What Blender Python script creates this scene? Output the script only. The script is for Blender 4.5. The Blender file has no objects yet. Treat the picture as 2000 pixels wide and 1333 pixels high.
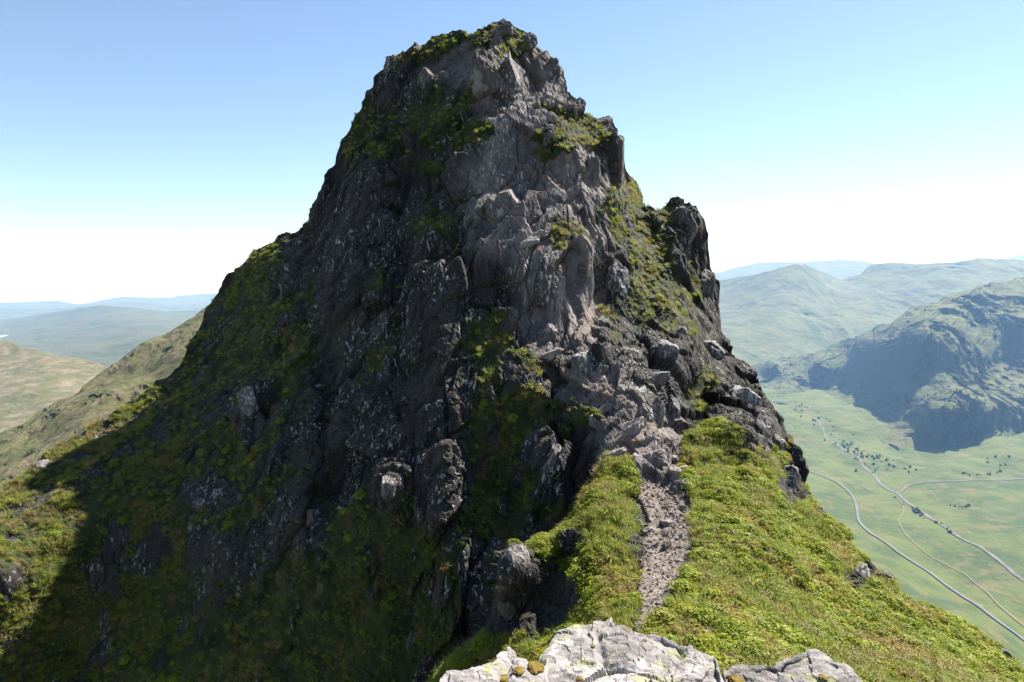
import bpy, bmesh, math
import numpy as np

# ------------------------------------------------------------------ camera, sky, sun, exposure
SC = bpy.context.scene
COL = SC.collection
F = 1333.3                       # focal length in photograph pixels (24 mm on 36 mm, 2000 px wide)
HZ = 560.0                       # image row of the eye level
PITCH = math.atan((666.5 - HZ) / F)
cam_d = bpy.data.cameras.new('camera'); cam = bpy.data.objects.new('camera', cam_d); COL.objects.link(cam)
cam_d.lens = 24.0; cam_d.sensor_width = 36.0; cam_d.clip_start = 0.05; cam_d.clip_end = 200000
cam.location = (0, 0, 0); cam.rotation_euler = (math.pi / 2 - PITCH, 0, 0)
SC.camera = cam

SUN_AZ, SUN_EL = math.radians(50), math.radians(50)      # azimuth to the right of the view direction (+Y)
world = bpy.data.worlds.new('World'); SC.world = world; world.use_nodes = True
wn = world.node_tree.nodes; wl = world.node_tree.links; wn.clear()
wo = wn.new('ShaderNodeOutputWorld'); bg = wn.new('ShaderNodeBackground'); sky = wn.new('ShaderNodeTexSky')
sky.sky_type = 'NISHITA'; sky.sun_disc = False; sky.sun_elevation = SUN_EL; sky.sun_rotation = SUN_AZ
sky.altitude = 900; sky.air_density = 1.0; sky.dust_density = 0.25; sky.ozone_density = 1.0
bg.inputs['Strength'].default_value = 0.055
wl.new(sky.outputs[0], bg.inputs[0]); wl.new(bg.outputs[0], wo.inputs[0])
sd = bpy.data.lights.new('sun', 'SUN'); sun = bpy.data.objects.new('sun', sd); COL.objects.link(sun)
sd.energy = 5.0; sd.angle = math.radians(0.53); sd.color = (1.0, 0.955, 0.88)
sun.rotation_euler = (math.pi / 2 - SUN_EL, 0, -SUN_AZ + math.pi)   # lamp's -Z points away from the sun
SC.view_settings.view_transform = 'Standard'; SC.view_settings.look = 'None'
SC.view_settings.gamma = 1.0; SC.view_settings.exposure = 1.68
SC.cycles.use_denoising = True
SC.cycles.max_bounces = 6; SC.cycles.diffuse_bounces = 3; SC.cycles.volume_bounces = 1
SC.cycles.transparent_max_bounces = 8

# ------------------------------------------------------------------ numeric helpers
rng = np.random.default_rng(7)
cp, sp = math.cos(PITCH), math.sin(PITCH)

def unproject(x, y, s):
    """photograph pixel + forward distance s (world Y, metres) -> world point"""
    x = np.asarray(x, float); y = np.asarray(y, float); s = np.asarray(s, float)
    xc = (x - 1000.0) / F; yc = -(y - 666.5) / F
    dy = cp + yc * sp; dz = -sp + yc * cp
    k = s / dy
    return np.stack(np.broadcast_arrays(xc * k, s, dz * k), -1)

def project(P):
    P = np.asarray(P, float)
    f = P[..., 1] * cp - P[..., 2] * sp; u = P[..., 1] * sp + P[..., 2] * cp
    return 1000 + F * P[..., 0] / f, 666.5 - F * u / f

def hash3(ix, iy, iz, seed):
    with np.errstate(over='ignore'):
        h = (ix.astype(np.uint32) * np.uint32(374761393) + iy.astype(np.uint32) * np.uint32(668265263)
             + iz.astype(np.uint32) * np.uint32(2147483647 - 1274126177) + np.uint32((seed * 974711) & 0xffffffff))
        h = (h ^ (h >> np.uint32(13))) * np.uint32(1274126177)
        h = (h ^ (h >> np.uint32(16))) * np.uint32(2246822519)
        return h ^ (h >> np.uint32(15))

def h01(h, k):
    with np.errstate(over='ignore'):
        h = (h + np.uint32(k * 2654435 + 97)) * np.uint32(2654435761)
        h ^= h >> np.uint32(15)
        h = h * np.uint32(2246822519)
        h ^= h >> np.uint32(13)
    return (h & np.uint32(0xffffff)).astype(np.float32) / np.float32(16777216)

def noise3(p, seed=0):
    """value noise, quintic, in -1..1"""
    p = np.asarray(p, np.float32); i = np.floor(p).astype(np.int64); f = p - i
    w = f * f * f * (f * (f * 6 - 15) + 10)
    out = np.zeros(p.shape[:-1], np.float32)
    for dx in (0, 1):
        wx = w[..., 0] if dx else 1 - w[..., 0]
        for dy in (0, 1):
            wy = w[..., 1] if dy else 1 - w[..., 1]
            for dz in (0, 1):
                wz = w[..., 2] if dz else 1 - w[..., 2]
                out += wx * wy * wz * h01(hash3(i[..., 0] + dx, i[..., 1] + dy, i[..., 2] + dz, seed), 1)
    return out * 2 - 1

def fbm(p, octv=4, seed=0, gain=0.5):
    a, t, o = 1.0, 0.0, 0.0
    p = np.asarray(p, np.float32)
    for k in range(octv):
        o = o + a * noise3(p, seed + k * 17); t += a; a *= gain; p = p * 2.03 + 11.7
    return o / t

def facets(p, seed=0, tilt=1.0):
    """cellular blocks: every cell a tilted flat facet; returns (height, edge distance, cell random)"""
    p = np.asarray(p, np.float32); b = np.floor(p - 0.5).astype(np.int64)
    d1 = np.full(p.shape[:-1], 9.0, np.float32); d2 = d1.copy(); hh = np.zeros_like(d1); cr = np.zeros_like(d1)
    for dx in (0, 1):
        for dy in (0, 1):
            for dz in (0, 1):
                c = (b[..., 0] + dx, b[..., 1] + dy, b[..., 2] + dz)
                h = hash3(*c, seed)
                ex = p[..., 0] - (c[0] + 0.15 + 0.7 * h01(h, 1)).astype(np.float32)
                ey = p[..., 1] - (c[1] + 0.15 + 0.7 * h01(h, 2)).astype(np.float32)
                ez = p[..., 2] - (c[2] + 0.15 + 0.7 * h01(h, 3)).astype(np.float32)
                d = ex * ex + ey * ey + ez * ez
                r = h01(h, 4)
                v = (r - 0.5) * 1.2 + tilt * (ex * (h01(h, 5) - .5) + ey * (h01(h, 6) - .5) + ez * (h01(h, 7) - .5)) * 2
                near = d < d1
                d2 = np.where(near, d1, np.minimum(d2, d)); hh = np.where(near, v, hh); cr = np.where(near, r, cr)
                d1 = np.where(near, d, d1)
    return hh, np.sqrt(d2) - np.sqrt(d1), cr

def sstep(a, b, x):
    t = np.clip((x - a) / (b - a), 0, 1); return t * t * (3 - 2 * t)

def tps(ctrl):
    """thin-plate spline of log(s) over the picture plane"""
    c = np.array(ctrl, float); X = c[:, :2] / 1000.0; v = np.log(c[:, 2]); n = len(c)
    def k(d2): return np.where(d2 > 0, d2 * np.log(d2 + 1e-12), 0)
    D = ((X[:, None] - X[None]) ** 2).sum(-1)
    A = np.zeros((n + 3, n + 3)); A[:n, :n] = k(D) + np.eye(n) * 6e-5
    A[:n, n] = 1; A[:n, n + 1:] = X; A[n, :n] = 1; A[n + 1:, :n] = X.T
    w = np.linalg.solve(A, np.r_[v, 0, 0, 0])
    def f(x, y):
        x = np.asarray(x, float) / 1000; y = np.asarray(y, float) / 1000
        o = w[n] + w[n + 1] * x + w[n + 2] * y
        for i in range(n):
            d2 = (x - X[i, 0]) ** 2 + (y - X[i, 1]) ** 2
            o = o + w[i] * k(d2)
        return np.exp(o)
    return f

def polydist(x, y, poly):
    """signed distance to a polygon, positive inside"""
    P = np.array(poly, float); best = np.full(np.shape(x), 1e9); ins = np.zeros(np.shape(x), bool)
    for (ax, ay), (bx, by) in zip(P, np.roll(P, -1, 0)):
        dx, dy = bx - ax, by - ay
        t = np.clip(((x - ax) * dx + (y - ay) * dy) / (dx * dx + dy * dy + 1e-9), 0, 1)
        best = np.minimum(best, np.hypot(x - ax - t * dx, y - ay - t * dy))
        if ay != by:
            ins ^= ((ay > y) != (by > y)) & (x < ax + (y - ay) * dx / dy)
    return np.where(ins, best, -best)

def linedist(x, y, line):
    """distance to a polyline with widths: returns min(distance / half width)"""
    best = np.full(np.shape(x), 1e9)
    for (ax, ay, aw), (bx, by, bw) in zip(line[:-1], line[1:]):
        dx, dy = bx - ax, by - ay
        t = np.clip(((x - ax) * dx + (y - ay) * dy) / (dx * dx + dy * dy + 1e-9), 0, 1)
        best = np.minimum(best, np.hypot(x - ax - t * dx, y - ay - t * dy) / (aw + t * (bw - aw)))
    return best

def blobs(x, y, lst):
    """union of soft ellipses (cx, cy, rx, ry[, rotation in degrees]) -> about 1 inside, 0 at twice the radius"""
    o = np.zeros(np.shape(x))
    for e in lst:
        cx, cy, rx, ry = e[:4]; a = math.radians(e[4]) if len(e) > 4 else 0
        u = (x - cx) * math.cos(a) + (y - cy) * math.sin(a); v = -(x - cx) * math.sin(a) + (y - cy) * math.cos(a)
        o = np.maximum(o, np.clip(1.6 - 0.8 * np.sqrt((u / rx) ** 2 + (v / ry) ** 2), 0, 1.2))
    return o

# ------------------------------------------------------------------ object helpers
def tag(o, label=None, cat=None, group=None, kind=None):
    if label: o['label'] = label
    if cat: o['category'] = cat
    if group: o['group'] = group
    if kind: o['kind'] = kind
    return o

def mesh_obj(name, V, faces, mat, parent=None, smooth=False, attrs=None):
    me = bpy.data.meshes.new(name)
    V = np.asarray(V, np.float32).reshape(-1, 3); faces = np.asarray(faces, np.int32); k = faces.shape[1]
    me.vertices.add(len(V)); me.vertices.foreach_set('co', V.ravel())
    me.loops.add(faces.size); me.loops.foreach_set('vertex_index', faces.ravel())
    me.polygons.add(len(faces)); me.polygons.foreach_set('loop_start', np.arange(0, faces.size, k, dtype=np.int32))
    if smooth: me.polygons.foreach_set('use_smooth', np.ones(len(faces), bool))
    for nm, arr in (attrs or {}).items():
        me.attributes.new(nm, 'FLOAT', 'POINT').data.foreach_set('value', np.asarray(arr, np.float32).ravel())
    me.update(calc_edges=True)
    if not smooth: me.shade_flat()
    o = bpy.data.objects.new(name, me); COL.objects.link(o); o.data.materials.append(mat)
    if parent: o.parent = parent
    return o

def subset(V, F_, mask, attrs):
    f = F_[mask]; used = np.unique(f); remap = np.full(len(V), -1, np.int64); remap[used] = np.arange(len(used))
    return V[used], remap[f], {k: a[used] for k, a in attrs.items()}

def gridfaces(nr, nc):
    i = np.arange(nr * nc).reshape(nr, nc)
    return np.stack([i[:-1, :-1], i[:-1, 1:], i[1:, 1:], i[1:, :-1]], -1).reshape(-1, 4)

def grid_normals(P):
    du = np.gradient(P, axis=1); dv = np.gradient(P, axis=0)
    n = np.cross(du, dv); n /= np.linalg.norm(n, axis=-1, keepdims=True) + 1e-9
    return n

def blur(A, k):
    for ax in (0, 1):
        pad = [(0, 0)] * A.ndim; pad[ax] = (k, k)
        c = np.cumsum(np.pad(A, pad, mode='edge'), axis=ax, dtype=np.float64)
        hi = np.take(c, np.arange(2 * k, c.shape[ax]), axis=ax)
        lo = np.concatenate([np.zeros_like(np.take(c, [0], axis=ax)), np.take(c, np.arange(0, c.shape[ax] - 2 * k - 1), axis=ax)], axis=ax)
        A = (hi - lo) / (2 * k + 1)
    return A

# ------------------------------------------------------------------ material helpers
class NT:
    def __init__(s, name):
        s.m = bpy.data.materials.new(name); s.m.use_nodes = True; s.n = s.m.node_tree.nodes; s.l = s.m.node_tree.links
        s.bsdf = s.n['Principled BSDF']; s.bsdf.inputs['Roughness'].default_value = 0.9
        s.bsdf.inputs['Specular IOR Level'].default_value = 0.25
        s.out = s.n['Material Output']
        s.geo = s.n.new('ShaderNodeNewGeometry').outputs['Position']
    def lk(s, a, b): s.l.new(a, b)
    def val(s, sock, v):
        if hasattr(v, 'is_output') or isinstance(v, bpy.types.NodeSocket): s.l.new(v, sock)
        else: sock.default_value = v
    def scaled(s, sc):
        n = s.n.new('ShaderNodeMapping'); s.lk(s.geo, n.inputs[0]); n.inputs['Scale'].default_value = sc; return n.outputs[0]
    def noise(s, scale, detail=4, rough=0.55, vec=None, dist=0.0):
        n = s.n.new('ShaderNodeTexNoise'); s.lk(vec or s.geo, n.inputs['Vector']); n.inputs['Scale'].default_value = scale
        n.inputs['Detail'].default_value = detail; n.inputs['Roughness'].default_value = rough; n.inputs['Distortion'].default_value = dist
        return n.outputs['Fac']
    def voro(s, scale, vec=None, feature='F1', out='Distance'):
        n = s.n.new('ShaderNodeTexVoronoi'); n.feature = feature; s.lk(vec or s.geo, n.inputs['Vector']); n.inputs['Scale'].default_value = scale
        return n.outputs[out]
    def attr(s, name):
        n = s.n.new('ShaderNodeAttribute'); n.attribute_name = name; return n.outputs['Fac']
    def rnd(s): return s.n.new('ShaderNodeObjectInfo').outputs['Random']
    def math(s, op, a, b=0.0, clamp=False):
        n = s.n.new('ShaderNodeMath'); n.operation = op; n.use_clamp = clamp; s.val(n.inputs[0], a); s.val(n.inputs[1], b); return n.outputs[0]
    def ramp(s, fac, lo, hi, a=0.0, b=1.0):
        n = s.n.new('ShaderNodeMapRange'); s.val(n.inputs[0], fac); n.inputs[1].default_value = lo; n.inputs[2].default_value = hi
        n.inputs[3].default_value = a; n.inputs[4].default_value = b; n.interpolation_type = 'SMOOTHSTEP'; return n.outputs[0]
    def mix(s, fac, a, b):
        n = s.n.new('ShaderNodeMix'); n.data_type = 'RGBA'; s.val(n.inputs[0], fac)
        for k, v in ((6, a), (7, b)):
            if isinstance(v, tuple): n.inputs[k].default_value = (*v, 1)
            else: s.lk(v, n.inputs[k])
        return n.outputs[2]
    def base(s, c):
        if isinstance(c, tuple): s.bsdf.inputs['Base Color'].default_value = (*c, 1)
        else: s.lk(c, s.bsdf.inputs['Base Color'])
    def bump(s, h, strength=0.5, dist=0.05):
        n = s.n.new('ShaderNodeBump'); n.inputs['Strength'].default_value = strength; n.inputs['Distance'].default_value = dist
        s.lk(h, n.inputs['Height']); s.lk(n.outputs[0], s.bsdf.inputs['Normal'])
    def nz(s):
        n = s.n.new('ShaderNodeSeparateXYZ'); g = s.n.new('ShaderNodeNewGeometry'); s.lk(g.outputs['True Normal'], n.inputs[0]); return n.outputs[2]

def rock_color(t, tone=1.0, lichen=0.5, k=1.0):
    """dark schist with rusty tints, pale grey weathering, white and green-grey lichen"""
    tv = t.scaled((1, 1, 0.35))
    c = t.mix(t.ramp(t.noise(1.1 * k, 5, 0.6, tv), 0.35, 0.68), tuple(v * tone for v in (0.049, 0.041, 0.041)), tuple(v * tone for v in (0.138, 0.117, 0.107)))
    c = t.mix(t.ramp(t.noise(0.55 * k, 4, 0.6), 0.52, 0.72, 0, 0.55), c, tuple(v * tone for v in (0.125, 0.09, 0.072)))
    c = t.mix(t.ramp(t.noise(9 * k, 3, 0.7), 0.3, 0.7, 0.0, 0.5), c, tuple(v * tone for v in (0.036, 0.030, 0.031)))
    spots = t.math('MULTIPLY', t.ramp(t.noise(10 * k, 3, 0.65, tv, 0.6), 0.585 - 0.04 * lichen, 0.63 - 0.04 * lichen), t.ramp(t.noise(0.8 * k, 3, 0.6, tv), 0.46 - 0.1 * lichen, 0.62 - 0.06 * lichen))
    c = t.mix(t.math('MULTIPLY', spots, 0.85), c, (0.38, 0.38, 0.365))
    spots2 = t.ramp(t.noise(19 * k, 2, 0.6), 0.66, 0.70, 0, 0.6)
    return t.mix(spots2, c, (0.27, 0.28, 0.24))

def mat_rock(name='rock', tone=1.0, lichen=0.5, k=1.0):
    t = NT(name); t.base(rock_color(t, tone, lichen, k))
    h = t.math('ADD', t.noise(6 * k, 8, 0.65), t.math('MULTIPLY', t.noise(28 * k, 4, 0.6), 0.35))
    t.bump(h, 0.9, 0.06 / k); t.bsdf.inputs['Roughness'].default_value = 0.78
    return t.m

def grass_color(t):
    c = t.mix(t.ramp(t.noise(0.9, 5, 0.6), 0.35, 0.66), (0.013, 0.019, 0.005), (0.040, 0.048, 0.011))
    c = t.mix(t.ramp(t.noise(2.6, 4, 0.65), 0.52, 0.70, 0, 0.8), c, (0.12, 0.085, 0.034))
    return t.mix(t.ramp(t.noise(14, 3, 0.7), 0.4, 0.75, 0, 0.6), c, (0.022, 0.026, 0.010))

def mat_terrain():
    t = NT('ridge_ground')
    rock = t.mix(t.ramp(t.attr('worn_sunlit'), 0.25, 0.9), rock_color(t, 0.42, 0.12), rock_color(t, 1.75, 0.12))  # shade painted into the dark rock tone, sun into the pale bare rock
    brk = t.math('ADD', t.attr('grass'), t.math('MULTIPLY', t.math('SUBTRACT', t.noise(3.2, 6, 0.7), 0.5), 0.9))
    g = t.ramp(brk, 0.42, 0.58)
    c = t.mix(g, rock, grass_color(t))
    mossy = t.math('MULTIPLY', t.ramp(t.nz(), 0.45, 0.85), t.ramp(t.noise(1.7, 5, 0.6), 0.44, 0.62, 0, 0.8))
    c = t.mix(t.math('MULTIPLY', mossy, t.attr('moss')), c, (0.05, 0.06, 0.018))
    soil = t.mix(t.ramp(t.noise(11, 5, 0.7), 0.35, 0.7), (0.105, 0.083, 0.069), (0.205, 0.168, 0.143))
    pth = t.math('ADD', t.attr('path'), t.math('MULTIPLY', t.math('SUBTRACT', t.noise(6, 4, 0.6), 0.5), 0.5))
    c = t.mix(t.ramp(pth, 0.4, 0.6), c, soil)
    t.base(c)
    h = t.math('ADD', t.noise(6, 8, 0.68), t.math('MULTIPLY', t.noise(26, 4, 0.6), 0.4))
    t.bump(h, 0.7, 0.045)
    return t.m

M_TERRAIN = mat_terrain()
M_ROCK = mat_rock('dark_rock')
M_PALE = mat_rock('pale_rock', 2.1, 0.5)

# ------------------------------------------------------------------ the near ridge: pinnacle, saddle, slopes
SKY_N = [(-400, 1190), (-200, 1075), (0, 950), (55, 913), (72, 895), (134, 857), (172, 838), (221, 802), (248, 785), (286, 766), (310, 743), (345, 712),
  (362, 692), (380, 654), (397, 625), (404, 599), (428, 571), (445, 540), (470, 520), (490, 492), (512, 478), (545, 455), (590, 436), (610, 420),
  (635, 375), (650, 330), (660, 300), (680, 258), (700, 220), (730, 165), (757, 128), (766, 112), (780, 116), (800, 100), (830, 80), (870, 58), (900, 55),
  (945, 50), (962, 43), (985, 41), (1000, 50), (1020, 60), (1036, 65), (1050, 85), (1066, 100), (1085, 125), (1102, 137), (1106, 165), (1112, 195),
  (1140, 224), (1165, 230), (1190, 232), (1198, 256), (1215, 272), (1223, 345), (1245, 350), (1262, 388), (1283, 410), (1305, 400), (1340, 396),
  (1350, 402), (1368, 418), (1381, 455), (1390, 520), (1401, 556), (1412, 648), (1425, 668), (1440, 700), (1480, 740), (1502, 772), (1520, 820), (1536, 852),
  (1552, 890), (1566, 920), (1578, 955), (1584, 990), (1610, 1012), (1640, 1042), (1660, 1075), (1690, 1095), (1710, 1112), (1740, 1140), (1760, 1160),
  (1800, 1183), (1860, 1213), (1900, 1236), (1940, 1265), (1980, 1300), (2010, 1332), (2200, 1470), (2400, 1600)]
shared = [(1240, 930, 15.2), (1330, 880, 16.3), (1420, 850, 17.5), (1500, 870, 18.3), (1560, 940, 18.2), (1190, 850, 17.0), (1180, 780, 18.3), (1220, 900, 15.9)]
CA = shared + [
  # summit block and its ledges
  (980, 42, 29.6), (980, 80, 28.3), (980, 190, 27.3), (870, 60, 30), (850, 180, 28.0), (1080, 120, 29.4), (1080, 180, 28.2), (770, 115, 30.5), (760, 200, 29.2),
  (980, 215, 26.6), (1010, 300, 24.7), (1150, 235, 28.2), (1110, 270, 25.8), (880, 270, 26.3), (1000, 330, 24.4), (1000, 420, 23.6), (1200, 265, 27.6), (1205, 380, 26.4),
  (1120, 330, 24.8), (1130, 440, 23.3), (1030, 470, 22.6), (1050, 500, 22.1), (1060, 630, 21.2), (950, 620, 20.9), (900, 480, 22.6), (1120, 600, 21.5), (1155, 500, 22.4),
  (1060, 665, 20.4), (1110, 720, 19.6), (1000, 720, 19.4), (1175, 600, 22.6), (1180, 540, 23.8),
  # right gully and back pillar
  (1190, 430, 25.2), (1240, 360, 31), (1250, 450, 28.4), (1280, 560, 26), (1300, 625, 24.3), (1330, 400, 32), (1340, 440, 30.6), (1350, 540, 30), (1385, 600, 29.4), (1400, 640, 28.6),
  (1370, 650, 25.5), (1250, 700, 20.6), (1310, 720, 20.8), (1290, 800, 18.4), (1170, 690, 20.0), (1400, 720, 23.4), (1450, 790, 21.4), (1360, 790, 20.2), (1505, 790, 22), (1530, 870, 20), (1340, 840, 17.6),
  # left face
  (700, 300, 28.4), (640, 400, 28.4), (720, 450, 25.6), (800, 380, 26.0), (600, 436, 29.2), (800, 600, 22.2), (650, 620, 23.6), (550, 520, 27.8), (450, 545, 30.5), (500, 640, 26.2), (400, 625, 29.6),
  (700, 800, 20.2), (550, 850, 21), (850, 850, 18.8), (950, 820, 18.9), (420, 800, 23.6), (300, 757, 26.6), (300, 900, 22.4), (150, 850, 24), (150, 1000, 20), (0, 955, 21), (0, 1110, 17.6), (-200, 1080, 18), (-200, 1330, 15.9),
  (0, 1333, 17.25), (0, 1200, 17.45), (-200, 1200, 16.2), (150, 1060, 19.5), (150, 1150, 19.35), (150, 1330, 19.0), (300, 1000, 20.4), (300, 1100, 19.9), (300, 1330, 18.4), (600, 1000, 18.4), (600, 1330, 16.9), (850, 1050, 17.2), (900, 1300, 16.2), (1000, 900, 18.5), (1100, 880, 18.1), (1050, 1000, 17.2), (1100, 1100, 16.2),
  (1000, 1200, 16.2), (300, 1560, 17.4), (800, 1560, 15.0), (0, 1560, 16.9), (1150, 960, 16.4)]
CB = shared + [
  (1262, 1225, 8.3), (1290, 1100, 10.8), (1300, 1000, 13.2), (1275, 960, 14.5), (1290, 900, 15.8),
  (1170, 1000, 12.9), (1100, 1080, 12.5), (1010, 1060, 12.2), (1000, 1120, 11.8), (980, 1200, 12.0), (1100, 1200, 11.5), (1170, 1150, 10.5), (1185, 1230, 8.9), (900, 1290, 11.4), (850, 1340, 11.4), (1000, 1330, 10.2), (1150, 1330, 7.6),
  (1400, 900, 16.2), (1480, 920, 16.4), (1400, 1000, 13), (1580, 988, 16.8), (1500, 1050, 12.6), (1600, 1100, 12.8), (1650, 1080, 14.3), (1500, 1200, 9.6), (1750, 1165, 13.4), (1700, 1250, 10.4),
  (1900, 1245, 13), (2000, 1335, 11.6), (2150, 1450, 10.5), (1800, 1330, 9), (1500, 1330, 7), (1300, 1330, 6.5), (1300, 1560, 4.6), (1700, 1560, 5.2), (2100, 1560, 8), (900, 1560, 8), (850, 1450, 10)]
NEAR_POLY = [(840, 1700), (848, 1345), (885, 1285), (945, 1238), (962, 1160), (975, 1085), (1000, 1055), (1040, 1062), (1085, 1050), (1130, 1012), (1165, 950), (1195, 905), (1240, 880), (1330, 850), (1420, 825), (1540, 860), (1700, 930), (2600, 1200), (2600, 1700)]
fA, fB = tps(CA), tps(CB)

# local relief: (cx, cy, rx, ry, forward shift in metres; negative = stands proud towards the camera)
RELIEF = [(1000, 150, 90, 55, -.5), (940, 130, 40, 60, -.35), (1060, 90, 35, 40, .4), (990, 405, 42, 40, -.7), (1085, 560, 35, 70, -.6), (1160, 560, 18, 80, .9), (1215, 550, 22, 55, -.9),
  (1000, 250, 25, 40, -.3), (1200, 320, 25, 60, -.5), (700, 500, 40, 160, -.6), (790, 520, 22, 160, .6), (860, 700, 40, 160, -.5), (560, 800, 50, 140, -.5), (640, 900, 26, 160, .6), (490, 800, 26, 55, -.5),
  (870, 900, 30, 90, -.5), (1075, 900, 38, 60, -.6), (765, 950, 25, 35, -.5), (1260, 760, 60, 55, -.7), (1340, 790, 30, 60, .5), (1460, 800, 40, 60, -.5), (1340, 500, 45, 80, -.5), (1150, 690, 40, 35, -.5),
  (1240, 620, 20, 40, .6), (1020, 1110, 40, 45, -.35), (540, 520, 40, 30, -.3), (330, 760, 40, 40, -.2), (740, 330, 30, 90, -.4), (820, 150, 40, 50, -.3)]

def near_s(x, y):
    wob = 7 * fbm(np.stack([x / 23, y / 23, np.zeros_like(x)], -1), 3, 5)
    m = sstep(-7, 7, polydist(x, y, NEAR_POLY) + wob)
    s = fA(x, y) * (1 - m) + fB(x, y) * m
    for cx, cy, rx, ry, d in RELIEF:
        s = s + d * np.exp(-(((x - cx) / rx) ** 2 + ((y - cy) / ry) ** 2))
    return s, m

GRASS = [(870, 72, 42, 17, -25), (825, 98, 38, 12, -30), (985, 66, 45, 12), (1000, 88, 34, 12), (860, 228, 70, 34, -20), (800, 285, 60, 22, -20), (905, 262, 38, 16), (845, 318, 40, 12, -20),
  (1110, 252, 52, 22), (1092, 280, 34, 14), (1165, 270, 26, 14), (1060, 225, 20, 6), (845, 440, 34, 26, 20), (888, 475, 18, 22), (1100, 458, 30, 22), (1130, 470, 20, 10), (1190, 415, 20, 26), (1200, 455, 18, 24), (1240, 375, 26, 32),
  (1262, 500, 28, 70), (1290, 590, 48, 46), (1320, 640, 30, 16), (1250, 460, 20, 30), (1310, 412, 36, 12), (1180, 652, 22, 14), (1198, 600, 22, 22), (1345, 560, 10, 40), (1412, 668, 14, 24), (1370, 770, 34, 46), (1290, 664, 24, 8),
  (560, 452, 44, 12, -22), (490, 540, 30, 90, 30), (440, 640, 30, 90, 40), (390, 700, 60, 50, -40), (250, 800, 90, 40, -35), (120, 890, 110, 50, -30), (60, 1010, 90, 90), (480, 690, 90, 120, 25), (420, 900, 110, 110), (230, 980, 180, 100),
  (120, 1150, 220, 120), (300, 1280, 300, 110), (640, 1270, 230, 140), (800, 1100, 140, 130), (960, 860, 60, 90), (960, 980, 120, 90), 
  (1040, 800, 70, 40), (1110, 792, 52, 20, 22), (1030, 705, 30, 16), (1170, 1000, 60, 80, 20), (1130, 1120, 90, 80), (1190, 1180, 40, 60), (1080, 1060, 60, 16, -30), (960, 700, 40, 60), (720, 250, 30, 60, 25)]
ROCKS_IN = [(1010, 1110, 30, 46), (1080, 1170, 28, 50, 15), (1060, 1110, 18, 20), (1128, 1150, 16, 34, 20), (1120, 1060, 20, 10, -30), (1005, 1200, 40, 40), (1075, 910, 26, 48), (765, 955, 18, 28), (870, 900, 26, 110, 5), (495, 800, 22, 44), (600, 1010, 18, 40), (400, 960, 40, 26), (1600, 1000, 12, 16), (1550, 930, 22, 50), (1685, 1125, 14, 26), (1480, 800, 60, 70), (1440, 690, 40, 60),
  (1275, 775, 46, 90), (1170, 690, 30, 34), (300, 1080, 40, 20, -50), (200, 1120, 30, 30), (60, 985, 40, 10, -20)]
PATH = [(1258, 1240, 14), (1266, 1195, 18), (1276, 1150, 25), (1294, 1100, 36), (1304, 1050, 44), (1308, 1010, 44), (1284, 976, 32), (1266, 955, 20)]
TROD = [(1290, 925, 9), (1300, 880, 10), (1272, 838, 13), (1235, 800, 12), (1195, 768, 11), (1150, 742, 10), (1105, 718, 8)]
GULLY = [(1135, 650, 12), (1160, 605, 16), (1172, 570, 10)]

NC, NR, NB = 1060, 620, 36
xs = np.linspace(-190, 2190, NC)
skx = np.array(SKY_N, float)
ytop = np.interp(xs, skx[:, 0], skx[:, 1])
tt = np.linspace(0, 1, NR)[:, None]
PX = np.broadcast_to(xs[None], (NR, NC)).copy()
# rows: a band under the skyline that evens out its steps, then smooth rows down to the bottom
ymax = np.max([np.roll(ytop, k) for k in range(-16, 17)], 0)
ysm = np.maximum(np.convolve(np.pad(ymax, 16, mode='edge'), np.ones(33) / 33, 'valid'), ytop) + 12
NT_ = 80; ta = np.linspace(0, 1, NT_, endpoint=False)[:, None]; tb = np.linspace(0, 1, NR - NT_)[:, None]
PY = np.concatenate([ytop[None] * (1 - ta) + ysm[None] * ta, ysm[None] * (1 - tb) + np.maximum(1560, ysm + 60)[None] * tb], 0)
GS = 4.0
gx = np.arange(-260, 2261, GS); gy = np.arange(-40, 1701, GS)
GX, GY = np.meshgrid(gx, gy)
GSv, GM = near_s(GX, GY)
GP = unproject(GX, GY, GSv)
GN0 = grid_normals(GP); VW = GP / np.linalg.norm(GP, axis=-1, keepdims=True)
GRZ = blur(np.clip(np.abs((GN0 * VW).sum(-1)) * 2.6 - 0.1, 0.02, 1), 3)
GN = blur(grid_normals(blur(GP, 3)), 3); GN /= np.linalg.norm(GN, axis=-1, keepdims=True)
if GN[200, 300, 1] > 0: GN = -GN

def bil(A, x, y):
    u = np.clip((x - gx[0]) / GS, 0, len(gx) - 1.001); v = np.clip((y - gy[0]) / GS, 0, len(gy) - 1.001)
    i = u.astype(int); j = v.astype(int); fu = u - i; fv = v - j
    if A.ndim == 3: fu = fu[..., None]; fv = fv[..., None]
    return (A[j, i] * (1 - fu) + A[j, i + 1] * fu) * (1 - fv) + (A[j + 1, i] * (1 - fu) + A[j + 1, i + 1] * fu) * fv

S, NEARM = bil(GSv, PX, PY), bil(GM, PX, PY)
P = unproject(PX, PY, S)
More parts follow.
